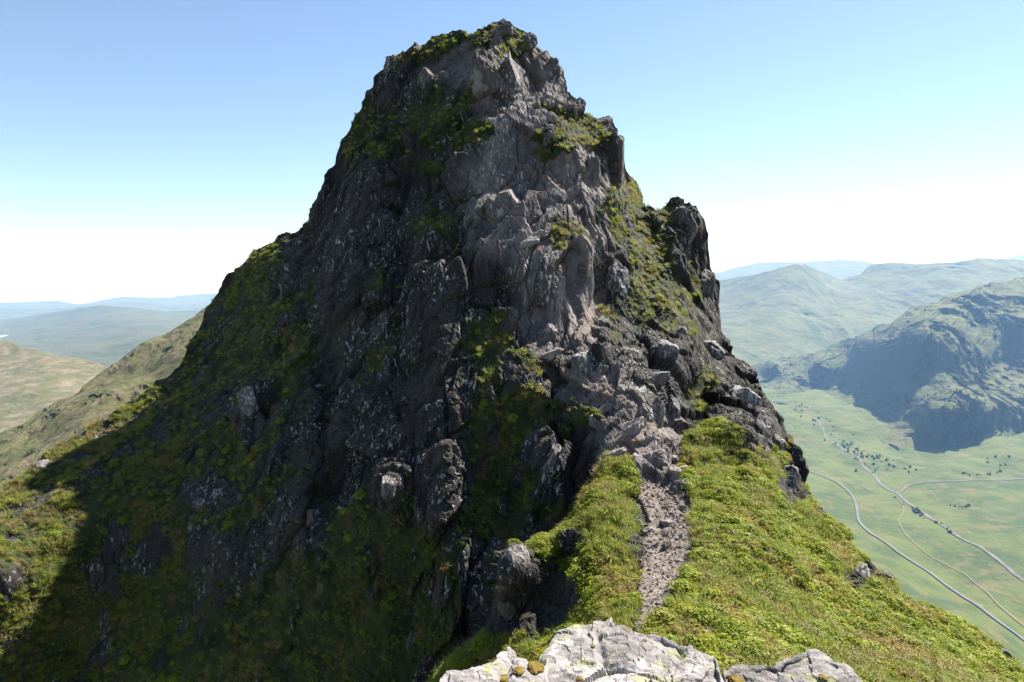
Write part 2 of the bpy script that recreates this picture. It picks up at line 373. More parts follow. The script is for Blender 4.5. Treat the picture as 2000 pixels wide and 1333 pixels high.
# the hidden far side of the mass, falling away behind the skyline
back = []
top = P[0]
kb = np.linspace(1, 0, NB, endpoint=False)[:, None]           # 1 = deepest
away = np.stack([0.10 * np.ones(NC), np.ones(NC), np.zeros(NC)], -1)
dist = 22 * kb ** 1.5
drop = 1.25 * dist * (0.35 + 0.65 * kb) + 0.0
back = top[None] + away[None] * dist[..., None] - np.array([0, 0, 1.0]) * drop[..., None]
P = np.concatenate([back, P], 0)
ext = lambda A: np.concatenate([np.broadcast_to(A[:1], (NB, NC)), A], 0)
PXe, PYe, NEARe = ext(PX), ext(PY), ext(NEARM)
NRM = bil(GN, PXe, PYe)
bk = np.linspace(1, 0, NB)[:, None, None]
NRM[:NB] = NRM[:NB] * (1 - bk) + np.array([0, 0.6, 0.8]) * bk
n0 = fbm(P * np.array([.9, .9, .35]), 4, 61)
wx = PXe + 34 * fbm(P * 0.8, 4, 51, 0.6); wy = PYe + 26 * fbm(P * 0.8 + 40, 4, 52, 0.6)
grass = np.maximum(blobs(wx, wy, GRASS), NEARe * sstep(-12, 10, PXe - np.interp(PYe, [900, 1000, 1100, 1200], [1330, 1352, 1352, 1310])) * 1.1)
grass = np.maximum(grass, NEARe * 0.75 * (PYe > 1180))
grass = np.maximum(grass, (0.36 + 0.3 * n0) * sstep(1050, 850, PXe) * sstep(380, 560, PYe))
streak = fbm(P * np.array([1.5, 1.5, .55]), 5, 63, 0.62)
grass = grass * np.where(NEARe > 0.5, 1, np.clip(0.72 + 1.5 * streak + 0.12, 0.15, 1.1))
grass = grass * (1 - np.clip(blobs(wx, wy, ROCKS_IN), 0, 1) * 0.95)
worn_sunlit = np.clip(blobs(wx, wy, [(1040, 300, 90, 110), (1060, 420, 110, 90), (1090, 560, 75, 90), (1000, 130, 110, 60), (1250, 850, 70, 60), (1150, 760, 60, 40), (1280, 930, 60, 40)]), 0, 1)  # bare worn rock, and where sunlight is painted onto the face
pwx = PXe + 16 * fbm(P * 1.9, 4, 53, 0.6); pwy = PYe + 10 * fbm(P * 1.9 + 9, 3, 54)
pd = np.minimum(np.minimum(linedist(pwx, pwy, PATH), linedist(pwx, pwy, GULLY)), linedist(pwx, pwy, TROD))
path = np.clip(1.55 - 1.05 * pd, 0, 1)
grass = np.clip(grass * (1 - sstep(0.3, 0.7, path)), 0, 1)
grass[:NB] = 0.6
gm = sstep(0.3, 0.8, grass); pm = sstep(0.35, 0.6, path)
rk = (1 - 0.65 * sstep(520, 380, PXe)) * (1 - 0.88 * gm) * (1 - 0.8 * pm)

lean = np.array([[1, 0, -0.16], [0, 1, 0.0], [0.0, 0, 1]])     # joints lean to the right
Q = P @ lean.T
h1, e1, c1 = facets(Q * np.array([1 / 1.5, 1 / 1.5, 1 / 5.5]) + 3, 1, 0.6)
h2, e2, c2 = facets(Q * np.array([1 / .66, 1 / .66, 1 / 2.2]) + 0.12 * fbm(Q * 1.3, 2, 3)[..., None], 2, 0.9)
h3, e3, c3 = facets(Q * np.array([1 / .27, 1 / .27, 1 / .8]), 3, 1.0)
h5, e5, c5 = facets(Q * np.array([1 / .19, 1 / .19, 1 / 2.4]) + 0.25 * fbm(Q * 0.9, 2, 13)[..., None], 5, 0.8)
h4, e4, c4 = facets(Q * np.array([1 / .11, 1 / .11, 1 / .2]), 4, 1.0)
n1 = fbm(P * 0.45, 4, 21); n2 = fbm(P * 2.2, 4, 31)
disp = rk * (0.52 * h1 + 0.19 * (1 - 0.3 * worn_sunlit) * h2 + (1 - 0.6 * worn_sunlit) * (0.05 * h3 + 0.06 * h5 + 0.012 * h4) - 0.10 * sstep(0.05, 0.0, e1) - 0.06 * sstep(.06, 0, e2) - .03 * sstep(.08, 0, e3)) + 0.25 * n1
disp += gm * (0.16 * n2 + 0.10 * np.abs(fbm(P * 3.4, 3, 41))) + gm * NEARe * 0.42 * fbm(P * 1.1, 3, 43)
disp += pm * 0.03 * h4 + pm * .03 * n2
fade = np.ones_like(disp); fade[:NB] = np.linspace(0.6, 1, NB)[:, None]
near_amp = (0.45 + 0.55 * sstep(9, 16, P[..., 1])) * bil(GRZ, PXe, PYe)
P = P + NRM * (disp * fade * near_amp)[..., None]
NV = P.reshape(-1, 3); NF = gridfaces(NB + NR, NC)
nattr = {'grass': grass.ravel(), 'path': path.ravel(), 'moss': (0.45 * np.ones_like(grass)).ravel(), 'worn_sunlit': worn_sunlit.ravel(), 'px': PXe.ravel(), 'py': PYe.ravel()}
fx, fy = PXe.ravel()[NF[:, 0]], PYe.ravel()[NF[:, 0]]
fpath = pm.ravel()[NF].mean(1) > 0.5
fnear = (NEARe.ravel()[NF].mean(1) > 0.5) & ~fpath
fspur = (~fnear) & ~fpath & (polydist(fx, fy, [(-500, 700), (300, 640), (440, 560), (500, 700), (360, 900), (250, 1050), (150, 1330), (100, 1700), (-500, 1700)]) > 0)
for nm, mk, lab in (('footpath', fpath, 'trodden gravel footpath climbing from the saddle towards the pinnacle'), ('grassy_saddle', fnear, 'sunlit grassy saddle and slope on either side of the footpath'),
                    ('mountain_spur', fspur, 'steep grassy spur running down to the left of the pinnacle'), ('rock_pinnacle', ~(fpath | fnear | fspur), 'tall dark rock pinnacle with a shadowed left face')):
    v, f, a = subset(NV, NF, mk, {k: nattr[k] for k in ('grass', 'path', 'moss', 'worn_sunlit')})
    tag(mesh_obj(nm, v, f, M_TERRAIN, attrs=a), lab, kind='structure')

def on_near(x, y):
    """displaced ridge surface point and normal at a photograph pixel"""
    j = int(np.clip(round((x - xs[0]) / (xs[1] - xs[0])), 0, NC - 1))
    i = int(np.clip(np.searchsorted(PY[:, j], y), 0, NR - 1)) + NB
    return P[i, j], NRM[i, j]


# ------------------------------------------------------------------ far country: glen, hills, moor
def far_material(name, lo, hi, dry, rock, k):
    t = NT(name)
    c = t.mix(t.ramp(t.noise(2.2 * k, 6, 0.62), 0.36, 0.66), lo, hi)
    c = t.mix(t.ramp(t.noise(5.0 * k, 5, 0.65, t.scaled((1, 1, 2.5))), 0.47, 0.66, 0, 0.8), c, dry)
    c = t.mix(t.ramp(t.noise(16 * k, 4, 0.7), 0.56, 0.70, 0, 0.55), c, tuple(v * 0.55 for v in lo))
    steep = t.ramp(t.math('ADD', t.nz(), t.math('MULTIPLY', t.math('SUBTRACT', t.noise(12 * k, 5, 0.7), 0.5), 0.45)), 0.30, 0.62, 1.0, 0.0)
    c = t.mix(steep, c, rock)
    t.base(c)
    t.bump(t.math('ADD', t.noise(9 * k, 7, 0.7), t.math('MULTIPLY', t.noise(60 * k, 4, 0.7), 0.3)), 0.8, 0.05 / k)
    return t.m
M_GLEN = far_material('glen_grass', (0.036, 0.060, 0.006), (0.080, 0.105, 0.013), (0.12, 0.10, 0.03), (0.06, 0.055, 0.05), 0.0034)
M_HILL = far_material('hill_heather', (0.045, 0.060, 0.012), (0.090, 0.105, 0.022), (0.12, 0.09, 0.045), (0.06, 0.058, 0.05), 0.0022)
M_MOOR = far_material('moor_grass', (0.05, 0.062, 0.022), (0.085, 0.09, 0.036), (0.115, 0.09, 0.055), (0.06, 0.055, 0.05), 0.0009)
M_BROWN = far_material('scree_and_grass', (0.065, 0.075, 0.025), (0.11, 0.10, 0.045), (0.14, 0.10, 0.07), (0.075, 0.062, 0.06), 0.02)
M_PALEHILL = far_material('pale_hill_grass', (0.085, 0.088, 0.035), (0.13, 0.115, 0.052), (0.22, 0.165, 0.115), (0.14, 0.12, 0.105), 0.005)

def far_sheet(name, sky, ybot, ctrl, mat, label, amp, wave, cliff=0.0, nc=420, nr=240, x0=None, x1=None, seed=3, flat=None):
    """a hill or valley as a real height surface; returns a function pixel -> point on it"""
    sk = np.array(sky, float); x0 = sk[0, 0] if x0 is None else x0; x1 = sk[-1, 0] if x1 is None else x1
    f = tps(ctrl)
    def point(x, y):
        p = unproject(x, y, f(x, y))
        q = p * np.array([1, 1, 1.0]) / wave
        n = fbm(q, 6, seed, 0.52)
        a = amp * (1 - (0 if flat is None else flat(x, y)))
        p = p.copy(); p[..., 2] += a * n
        if cliff:
            w_ = p / wave; w_ = w_ + 0.5 * fbm(w_ * 0.8, 2, seed + 5)[..., None]
            rg = 1 - np.abs(fbm(w_ * np.array([1.6, 0.7, 0.5]), 5, seed + 9, 0.55)) * 2.4
            p[..., 1] -= cliff * (rg - 0.4) * (1 - (0 if flat is None else flat(x, y)))
            p[..., 2] += 0.25 * cliff * fbm(w_ * 5, 5, seed + 12, 0.65)
            p[..., 1] -= 0.5 * cliff * (1 - 2.2 * np.abs(fbm(w_ * np.array([6, 3, 2.0]), 4, seed + 14, 0.6))) * (1 - (0 if flat is None else flat(x, y)))
        return p
    xx = np.linspace(x0, x1, nc); yt = np.interp(xx, sk[:, 0], sk[:, 1])
    yb = np.interp(xx, *np.array(ybot, float).T) if isinstance(ybot, list) else np.full(nc, float(ybot))
    t = np.linspace(0, 1, nr)[:, None] ** 1.0
    X = np.broadcast_to(xx[None], (nr, nc)); Y = yt[None] * (1 - t) + yb[None] * t
    Pf = point(X, Y)
    kb = np.linspace(1, 0, 14, endpoint=False)[:, None]
    span = (Pf[0, :, 1] * 0.18)[None] * kb
    bk = Pf[:1] + np.stack([0 * span, span, -0.55 * span], -1)
    kf = np.linspace(0, 1, 5)[1:, None]
    fr = Pf[-1:] - np.stack([0 * kf, 0.0 * kf, 1 * kf], -1) * (np.abs(Pf[-1:, :, 1:2]) * 0.06)
    G = np.concatenate([bk, Pf, fr], 0)
    o = mesh_obj(name, G.reshape(-1, 3), gridfaces(G.shape[0], nc), mat, smooth=True)
    tag(o, label, kind='structure')
    return point

# the right: glen floor, crag hill, green hill behind it, far blue ridges
fl = lambda y: 700 * F / (y - HZ)
glen_c = [(x, y, fl(y)) for y in (712, 760, 820, 900, 960) for x in (1100, 1400, 1600, 1800, 2050, 2300)]
glen_c += [(1700, 1010, fl(1010)), (1900, 1060, fl(1060)), (2000, 1130, fl(1130)), (2200, 1150, fl(1150)), (1850, 1130, fl(1130)), (2000, 1240, 1330), (1590, 1000, 2050), (1640, 1060, 1720), (1700, 1130, 1430), (1900, 1260, 1110), (2000, 1345, 1000),
           (1400, 1000, 1900), (1400, 1330, 800), (1100, 1100, 1400), (1100, 1400, 700), (2200, 1400, 950), (2300, 1300, 1250), (1700, 1400, 800)]
glen = far_sheet('glen_floor', [(1100, 712), (2300, 712)], 1400, glen_c, M_GLEN, 'green valley floor far below the ridge', 40, 380, 0, 460, 420, seed=4, flat=lambda x, y: 0.72 * sstep(880, 940, y))
crag_c = [(1440, 742, 5150), (1440, 722, 5400), (1500, 740, 5100), (1500, 708, 5250), (1500, 702, 5600), (1600, 750, 4850), (1600, 705, 4870), (1600, 690, 5300),
  (1700, 806, 3850), (1700, 768, 4150), (1700, 738, 4260), (1700, 700, 4300), (1700, 662, 4450), (1700, 640, 4750), (1800, 862, 3120), (1800, 785, 3160), (1800, 758, 3420), (1800, 745, 3560), (1800, 690, 3600), (1800, 645, 3760), (1800, 590, 4500), (1850, 868, 3060), (1850, 775, 3100),
  (1900, 855, 3200), (1900, 772, 3240), (1900, 752, 3520), (1900, 725, 3740), (1900, 690, 3780), (1900, 640, 3960), (1900, 562, 4550), (2000, 835, 3380), (2000, 770, 3480), (2000, 735, 3700), (2000, 700, 3900), (2000, 610, 4020), (2000, 545, 4650),
  (2200, 830, 3400), (2200, 700, 3700), (2200, 530, 4600), ] + [(x, y, 1.03 * fl(y)) for x, y in ((1440, 775), (1520, 785), (1600, 800), (1700, 850), (1760, 885), (1830, 915), (1920, 910), (2000, 900), (2200, 900))]
crag = far_sheet('crag_hill', [(1420, 728), (1480, 705), (1530, 697), (1600, 690), (1640, 665), (1700, 640), (1760, 610), (1800, 590), (1870, 572), (1930, 556), (1970, 548), (2000, 545), (2200, 530)],
  [(1420, 775), (1600, 800), (1700, 850), (1830, 915), (1920, 910), (2000, 900), (2200, 900)], crag_c, M_HILL, 'craggy green hill with dark shadowed cliffs on the far side of the valley', 60, 420, 100, 560, 330, seed=5, flat=lambda x, y: 0.9 * sstep(-40, -5, y - np.interp(x, [1420, 1600, 1700, 1830, 1920, 2000, 2200], [765, 785, 835, 895, 890, 880, 880])))
far_sheet('green_hill', [(1250, 570), (1405, 541), (1440, 533), (1480, 526), (1520, 518), (1553, 514), (1580, 522), (1610, 534), (1640, 545), (1680, 534), (1700, 518), (1760, 516), (1800, 518), (1860, 513), (1900, 505), (1950, 508), (2000, 513), (2250, 500)], 765,
  [(1250, 570, 8200), (1405, 541, 8600), (1400, 745, 5000), (1500, 740, 5200), (1600, 730, 5700), (1800, 740, 5600), (2000, 740, 5600), (2250, 740, 5600), (1500, 620, 6600), (1553, 514, 8000), (1640, 545, 8400), (1700, 518, 8500), (1900, 505, 8000), (2000, 513, 8000), (2250, 500, 8000), (1800, 600, 7000), (2000, 600, 6600), (1650, 600, 7000)],
  M_HILL, 'broad hazy green hill closing the valley', 110, 1300, 60, 420, 200, seed=6)
far_sheet('far_ridge', [(1300, 548), (1405, 536), (1440, 526), (1480, 517), (1520, 515), (1560, 516), (1620, 512), (1640, 510), (1690, 513), (1720, 520), (1900, 516), (1960, 505), (2000, 496), (2250, 490)], 600,
  [(1300, 548, 15000), (2000, 500, 15000), (1300, 600, 12500), (2250, 600, 12500), (1700, 512, 15000), (2250, 490, 15000)], M_MOOR, 'pale blue mountain ridge on the right horizon', 90, 2600, 0, 300, 60, seed=7)
# the left: brown flank, pale hill, moor with a loch, far blue ridges
far_sheet('brown_flank', [(-300, 1010), (-120, 925), (0, 857), (41, 830), (79, 802), (114, 778), (155, 752), (207, 716), (255, 693), (293, 671), (345, 638), (402, 602), (470, 560), (600, 520)], [(-300, 1200), (600, 900)],
  [(402, 602, 520), (200, 720, 440), (0, 857, 360), (-200, 970, 300), (560, 530, 560), (400, 760, 330), (200, 860, 290), (0, 980, 250), (-200, 1100, 220), (300, 740, 390), (100, 860, 330), (560, 800, 330)], M_BROWN, 'brown scree and grass flank behind the left spur', 9, 60, 6, 420, 240, seed=8)
far_sheet('pale_hill', [(-300, 630), (0, 667), (60, 680), (120, 692), (180, 705), (212, 717), (300, 770), (420, 830)], [(-300, 960), (420, 900)],
  [(-300, 630, 2300), (0, 667, 2100), (200, 712, 1800), (100, 780, 1400), (0, 850, 1150), (-300, 900, 1000), (300, 800, 1400), (420, 860, 1300), (200, 850, 1200)], M_PALEHILL, 'pale dry grass hill with light scree streaks at the left edge', 16, 260, 10, 300, 180, seed=9)
moor = far_sheet('moor_hill', [(-300, 618), (0, 626), (100, 612), (150, 605), (200, 598), (260, 600), (320, 606), (380, 607), (470, 600), (700, 590)], 770,
  [(-300, 618, 10500), (0, 626, 10500), (200, 598, 9500), (400, 606, 9500), (700, 590, 9500), (0, 665, 6500), (200, 660, 6200), (400, 660, 6200), (0, 700, 4200), (300, 700, 4200), (600, 700, 4200), (-300, 700, 4500), (-300, 655, 7200), (0, 770, 2700), (600, 770, 2700), (-300, 770, 2700)],
  M_MOOR, 'low rounded moorland hill in blue haze', 45, 1100, 0, 340, 160, seed=10, flat=lambda x, y: sstep(90, 60, x) * sstep(640, 648, y) * sstep(676, 668, y))
far_sheet('far_mountains', [(-300, 590), (0, 589), (50, 588), (110, 586), (150, 593), (200, 585), (240, 579), (290, 582), (330, 582), (350, 577), (430, 573), (700, 570)], 650,
  [(-300, 590, 18500), (200, 585, 18500), (700, 570, 18500), (-300, 650, 13000), (700, 650, 13000), (200, 650, 13000)], M_MOOR, 'faint blue mountains on the left horizon', 90, 2600, 0, 300, 60, seed=11)
far_sheet('blue_hills', [(-300, 604), (0, 603), (100, 604), (180, 594), (230, 588), (290, 592), (340, 598), (420, 588), (700, 585)], 660,
  [(-300, 604, 15500), (200, 592, 15500), (700, 585, 15500), (-300, 660, 11000), (700, 660, 11000), (200, 660, 11000)], M_MOOR, 'hazy blue hills below the left horizon', 70, 2200, 0, 300, 60, seed=12)
# country floor out to the horizon
R_ = 23000
gmat = far_material('low_country', (0.08, 0.10, 0.04), (0.12, 0.13, 0.05), (0.15, 0.12, 0.08), (0.09, 0.08, 0.08), 0.0004)
tag(mesh_obj('ground', [(-R_, -R_, -840), (R_, -R_, -840), (R_, R_, -840), (-R_, R_, -840)], [(0, 1, 2, 3)], gmat), 'low country out to the horizon', kind='structure')

def ribbon(name, line, point, w, mat, label, lift, sub=14):
    L = np.array(line, float); t = np.arange(len(L)); tq = np.linspace(0, len(L) - 1, (len(L) - 1) * sub + 1)
    # Catmull-Rom through the pixel points
    i = np.clip(tq.astype(int), 0, len(L) - 2); u = (tq - i)[:, None]
    g = lambda k: L[np.clip(i + k, 0, len(L) - 1)]
    q = 0.5 * (2 * g(0) + (g(1) - g(-1)) * u + (2 * g(-1) - 5 * g(0) + 4 * g(1) - g(2)) * u ** 2 + (3 * g(0) - g(-1) - 3 * g(1) + g(2)) * u ** 3)
    c = point(q[:, 0], q[:, 1]); d = np.gradient(c, axis=0); d[:, 2] = 0; d /= np.linalg.norm(d, axis=1, keepdims=True)
    side = np.stack([d[:, 1], -d[:, 0], 0 * d[:, 0]], -1)
    wv = (w * (1 + 0.35 * rng.standard_normal(len(q)) * (name != 'road')) if name != 'road' else np.full(len(q), w))
    wv = np.convolve(np.pad(wv, 3, mode='edge'), np.ones(7) / 7, 'valid')[:, None]
    rows = []
    for k in (-1, -0.33, 0.33, 1):
        e = c + side * k * wv / 2
        ex, ey = project(e); e2 = point(ex, ey)
        rows.append(np.stack([e2[:, 0], e2[:, 1], e2[:, 2] + lift], -1))
    G = np.stack(rows, 0)
    return tag(mesh_obj(name, G.reshape(-1, 3), gridfaces(4, len(q)), mat, smooth=True), label, kind='structure')

def plain(name, a, b, scale, rough=0.9):
    t = NT(name); t.base(t.mix(t.ramp(t.noise(scale, 5, 0.65), 0.35, 0.65), a, b)); t.bsdf.inputs['Roughness'].default_value = rough; return t.m
M_ROAD = plain('asphalt_road', (0.085, 0.083, 0.08), (0.12, 0.115, 0.11), 0.05)
M_BED = plain('river_stones', (0.07, 0.065, 0.06), (0.15, 0.135, 0.125), 0.06)
M_TRACK = plain('earth_track', (0.12, 0.11, 0.06), (0.17, 0.14, 0.085), 0.06)
M_LOCH = plain('loch_water', (0.02, 0.05, 0.09), (0.03, 0.06, 0.11), 0.001, 0.08)
ribbon('road', [(1560, 917), (1580, 923), (1604, 932), (1640, 952), (1664, 975), (1673, 1000), (1678, 1020), (1700, 1042), (1740, 1068), (1800, 1105), (1850, 1140), (1900, 1175), (1950, 1210), (2000, 1246), (2100, 1315)], glen, 7.5, M_ROAD, 'pale grey road curving through the valley', 3.0)
ribbon('earth_track', [(1680, 950), (1700, 962), (1725, 965), (1748, 972), (1762, 990), (1764, 1008), (1755, 1022), (1765, 1045), (1780, 1060), (1810, 1085), (1850, 1106), (1885, 1122), (1920, 1150), (1960, 1185), (2000, 1216), (2080, 1270)], glen, 3, M_TRACK, 'thin earth track winding between the road and the river', 2.5)
ribbon('river', [(1590, 820), (1612, 842), (1650, 872), (1685, 900), (1708, 925), (1720, 945), (1740, 958), (1755, 966), (1772, 985), (1800, 1005), (1850, 1038), (1880, 1058), (1920, 1076), (1960, 1105), (2000, 1134), (2100, 1195)], glen, 11, M_BED, 'stony river running down the valley', 2.2)
ribbon('stream', [(1752, 963), (1766, 954), (1772, 946), (1800, 941), (1850, 938), (1900, 937), (1950, 936), (2010, 931)], glen, 9, M_BED, 'stony side stream joining the river', 2.6)

# woods along the river and under the crags: a far-off mass
M_WOOD = plain('far_woodland', (0.025, 0.04, 0.009), (0.045, 0.065, 0.015), 0.05)
rw = np.random.default_rng(77); WV, WF = [], []
bmw = bmesh.new(); bmesh.ops.create_icosphere(bmw, subdivisions=2, radius=1.0); wv0 = np.array([q.co[:] for q in bmw.verts]); wf0 = np.array([[w.index for w in q.verts] for q in bmw.faces]); bmw.free()
def wood(cx, cy, rx, ry, n, fn, rot=0.0):
    for _ in range(n):
        a = rw.normal(0, .5) * rx; b_ = rw.normal(0, 1.0) * ry
        x = cx + a * math.cos(rot) - b_ * math.sin(rot); y = cy + a * math.sin(rot) + b_ * math.cos(rot)
        p = fn(np.array([x]), np.array([y]))[0]; h = 2.0 + 5.0 * rw.uniform() ** 2
        v = wv0 * (1 + 0.28 * rw.normal(size=(len(wv0), 1))) * np.array([h * .8, h * .8, h]) + p + np.array([0, 0, h * .6])
        WF.append(wf0 + len(WV) * len(wv0)); WV.append(v)
for q in [(1640, 855, 60, 6, 90, .65), (1690, 895, 40, 7, 70, .75), (1660, 868, 50, 12, 50, .6), (1720, 895, 30, 5, 40, .1), (1755, 912, 40, 4, 30, .05), (1790, 1003, 60, 3, 40, .62), (1850, 1036, 40, 2, 20, .6), (1900, 925, 60, 4, 30, -.1), (1960, 905, 30, 10, 30, 0), (1600, 822, 30, 6, 40, .6), (1870, 985, 40, 3, 25, .1), (1560, 800, 30, 8, 40, .4)]:
    wood(*q[:4], q[4] * 2 // 5, glen, q[5])
for q in [(1880, 838, 40, 12, 120, -.3), (1930, 815, 26, 12, 70, .2), (1985, 835, 26, 14, 70, 0), (1760, 778, 60, 4, 60, -.1), (1840, 765, 60, 5, 60, -.1), (1640, 762, 30, 8, 40, .3)]:
    wood(*q[:5], crag, q[5])
tag(mesh_obj('woodland', np.concatenate(WV), np.concatenate(WF), M_WOOD, smooth=True), 'dark woods along the river and under the far crags', kind='stuff')
lp = [(-150, 668), (-60, 668), (10, 667), (30, 663), (44, 659), (54, 655), (40, 653), (0, 655), (-60, 656), (-150, 656)]
lw = unproject([p[0] for p in lp], [p[1] for p in lp], [7200 + (667 - p[1]) * 120 for p in lp]); lw[:, 2] = lw[:, 2].mean()
lw = np.array([unproject(p[0], p[1], -520 * F / (HZ - p[1]) if False else 520 * F / (p[1] - HZ)) for p in lp])
me = bpy.data.meshes.new('loch'); me.from_pydata([tuple(v) for v in lw], [], [tuple(range(len(lp)))]); me.materials.append(M_LOCH)
lo = bpy.data.objects.new('loch', me); COL.objects.link(lo); tag(lo, 'small blue loch on the moor at the left edge', kind='structure')

# ------------------------------------------------------------------ vegetation on the ridge
def leaf_material(name, a, b, dry, transl=0.45):
    t = NT(name); r = t.rnd()
    c = t.mix(r, a, b); c = t.mix(t.ramp(t.noise(0.9, 4, 0.6), 0.5, 0.66, 0, 0.8), c, dry)
    t.base(c); t.bsdf.inputs['Roughness'].default_value = 0.6
    tr = t.n.new('ShaderNodeBsdfTranslucent'); t.lk(c, tr.inputs[0])
    mx = t.n.new('ShaderNodeMixShader'); mx.inputs[0].default_value = transl
    t.lk(t.bsdf.outputs[0], mx.inputs[1]); t.lk(tr.outputs[0], mx.inputs[2]); t.lk(mx.outputs[0], t.out.inputs[0])
    return t.m
M_BLADE = leaf_material('grass_blades', (0.16, 0.21, 0.03), (0.28, 0.29, 0.055), (0.36, 0.27, 0.09))
M_DRY = leaf_material('dry_grass_blades', (0.28, 0.22, 0.09), (0.20, 0.17, 0.06), (0.33, 0.22, 0.11))
M_LEAF = leaf_material('bilberry_leaves', (0.15, 0.20, 0.018), (0.28, 0.30, 0.03), (0.24, 0.17, 0.04))

def proto(name, V, Fc, mat):
    me = bpy.data.meshes.new(name); me.from_pydata([tuple(v) for v in V], [], [tuple(f) for f in Fc]); me.materials.append(mat)
    return bpy.data.objects.new(name, me)

def tuft(name, n, h, spread, mat, droop=0.5):
    V, Fc = [], []
    for _ in range(n):
        a = rng.uniform(0, 6.283); r = spread * math.sqrt(rng.uniform()) * 0.5; hh = h * rng.uniform(0.5, 1.1); lean = rng.uniform(0.1, 0.9) * droop; w = rng.uniform(0.004, 0.008)
        b = np.array([r * math.cos(a), r * math.sin(a), -0.03]); d = np.array([math.cos(a + rng.normal(0, .5)), math.sin(a + rng.normal(0, .5)), 0]); sd_ = np.array([-d[1], d[0], 0]) * w
        m = b + d * hh * lean * 0.35 + np.array([0, 0, hh * 0.6]); t_ = b + d * hh * lean * 1.2 + np.array([0, 0, hh * (1 - 0.45 * lean)])
        k = len(V); V += [b - sd_, b + sd_, m + sd_ * .8, m - sd_ * .8, t_]; Fc += [(k, k + 1, k + 2, k + 3), (k + 3, k + 2, k + 4)]
    return proto(name, V, Fc, mat)

def shrub(name, n, r, mat):
    V, Fc = [], []
    for _ in range(n):
        d = rng.normal(size=3); d[2] = abs(d[2]) * 0.9; d /= np.linalg.norm(d); c = d * r * rng.uniform(0.55, 1.05) * np.array([1, 1, 0.75])
        u = np.cross(d + rng.normal(0, .7, 3), [0.3, 0.2, 1]); u /= np.linalg.norm(u); v = np.cross(d + rng.normal(0, .5, 3), u); v /= np.linalg.norm(v)
        l = rng.uniform(0.012, 0.022); w = l * 0.6; k = len(V)
        V += [c - u * l, c - v * w, c + u * l, c + v * w]; Fc += [(k, k + 1, k + 2, k + 3)]
    return proto(name, V, Fc, mat)

def scatter(name, label, protos, idx, scale, jitter, lean):
    """instances of the prototypes at the given ridge vertices (uncountable ground cover: one object)"""
    p = NV[idx] + np.random.default_rng(5).normal(0, 1, (len(idx), 3)) * jitter; n = NRM.reshape(-1, 3)[idx]; m = len(idx); r2 = np.random.default_rng(len(idx))
    up = np.array([0, 0, 1.0]) * (1 - lean) + n * lean + r2.normal(0, .12, (m, 3)); up /= np.linalg.norm(up, axis=1, keepdims=True)
    rx = -np.arcsin(np.clip(up[:, 1], -1, 1)); ry = np.arctan2(up[:, 0], up[:, 2])
    me = bpy.data.meshes.new(name); me.vertices.add(m); me.vertices.foreach_set('co', p.astype(np.float32).ravel())
    rot = np.stack([rx, ry, np.zeros(m)], -1).astype(np.float32)
    me.attributes.new('rot', 'FLOAT_VECTOR', 'POINT').data.foreach_set('vector', rot.ravel())
    me.attributes.new('spin', 'FLOAT', 'POINT').data.foreach_set('value', r2.uniform(0, 6.28, m).astype(np.float32))
    me.attributes.new('scl', 'FLOAT', 'POINT').data.foreach_set('value', np.asarray(scale(m, r2), np.float32))
    me.attributes.new('pick', 'INT', 'POINT').data.foreach_set('value', r2.integers(0, len(protos), m).astype(np.int32))
    o = bpy.data.objects.new(name, me); COL.objects.link(o); tag(o, label, kind='stuff')
    ng = bpy.data.node_groups.new(name + '_nodes', 'GeometryNodeTree')
    ng.interface.new_socket('Geometry', in_out='INPUT', socket_type='NodeSocketGeometry'); ng.interface.new_socket('Geometry', in_out='OUTPUT', socket_type='NodeSocketGeometry')
    N, L = ng.nodes, ng.links; gi = N.new('NodeGroupInput'); go = N.new('NodeGroupOutput'); ip = N.new('GeometryNodeInstanceOnPoints'); jn = N.new('GeometryNodeJoinGeometry')
    for pr in protos:
        oi = N.new('GeometryNodeObjectInfo'); oi.inputs['Object'].default_value = pr; oi.inputs['As Instance'].default_value = True; L.new(oi.outputs['Geometry'], jn.inputs[0])
    def at(nm, ty):
        q = N.new('GeometryNodeInputNamedAttribute'); q.data_type = ty; q.inputs['Name'].default_value = nm; return q.outputs['Attribute']
    ri = N.new('GeometryNodeRotateInstances'); ri.inputs['Local Space'].default_value = True
    cx = N.new('ShaderNodeCombineXYZ'); L.new(at('spin', 'FLOAT'), cx.inputs[2])
    L.new(gi.outputs[0], ip.inputs['Points']); L.new(jn.outputs[0], ip.inputs['Instance']); ip.inputs['Pick Instance'].default_value = True
    L.new(at('pick', 'INT'), ip.inputs['Instance Index']); L.new(at('rot', 'FLOAT_VECTOR'), ip.inputs['Rotation']); L.new(at('scl', 'FLOAT'), ip.inputs['Scale'])
    L.new(ip.outputs[0], ri.inputs['Instances']); L.new(cx.outputs[0], ri.inputs['Rotation']); L.new(ri.outputs[0], go.inputs[0])
    md = o.modifiers.new('scatter', 'NODES'); md.node_group = ng
    return o

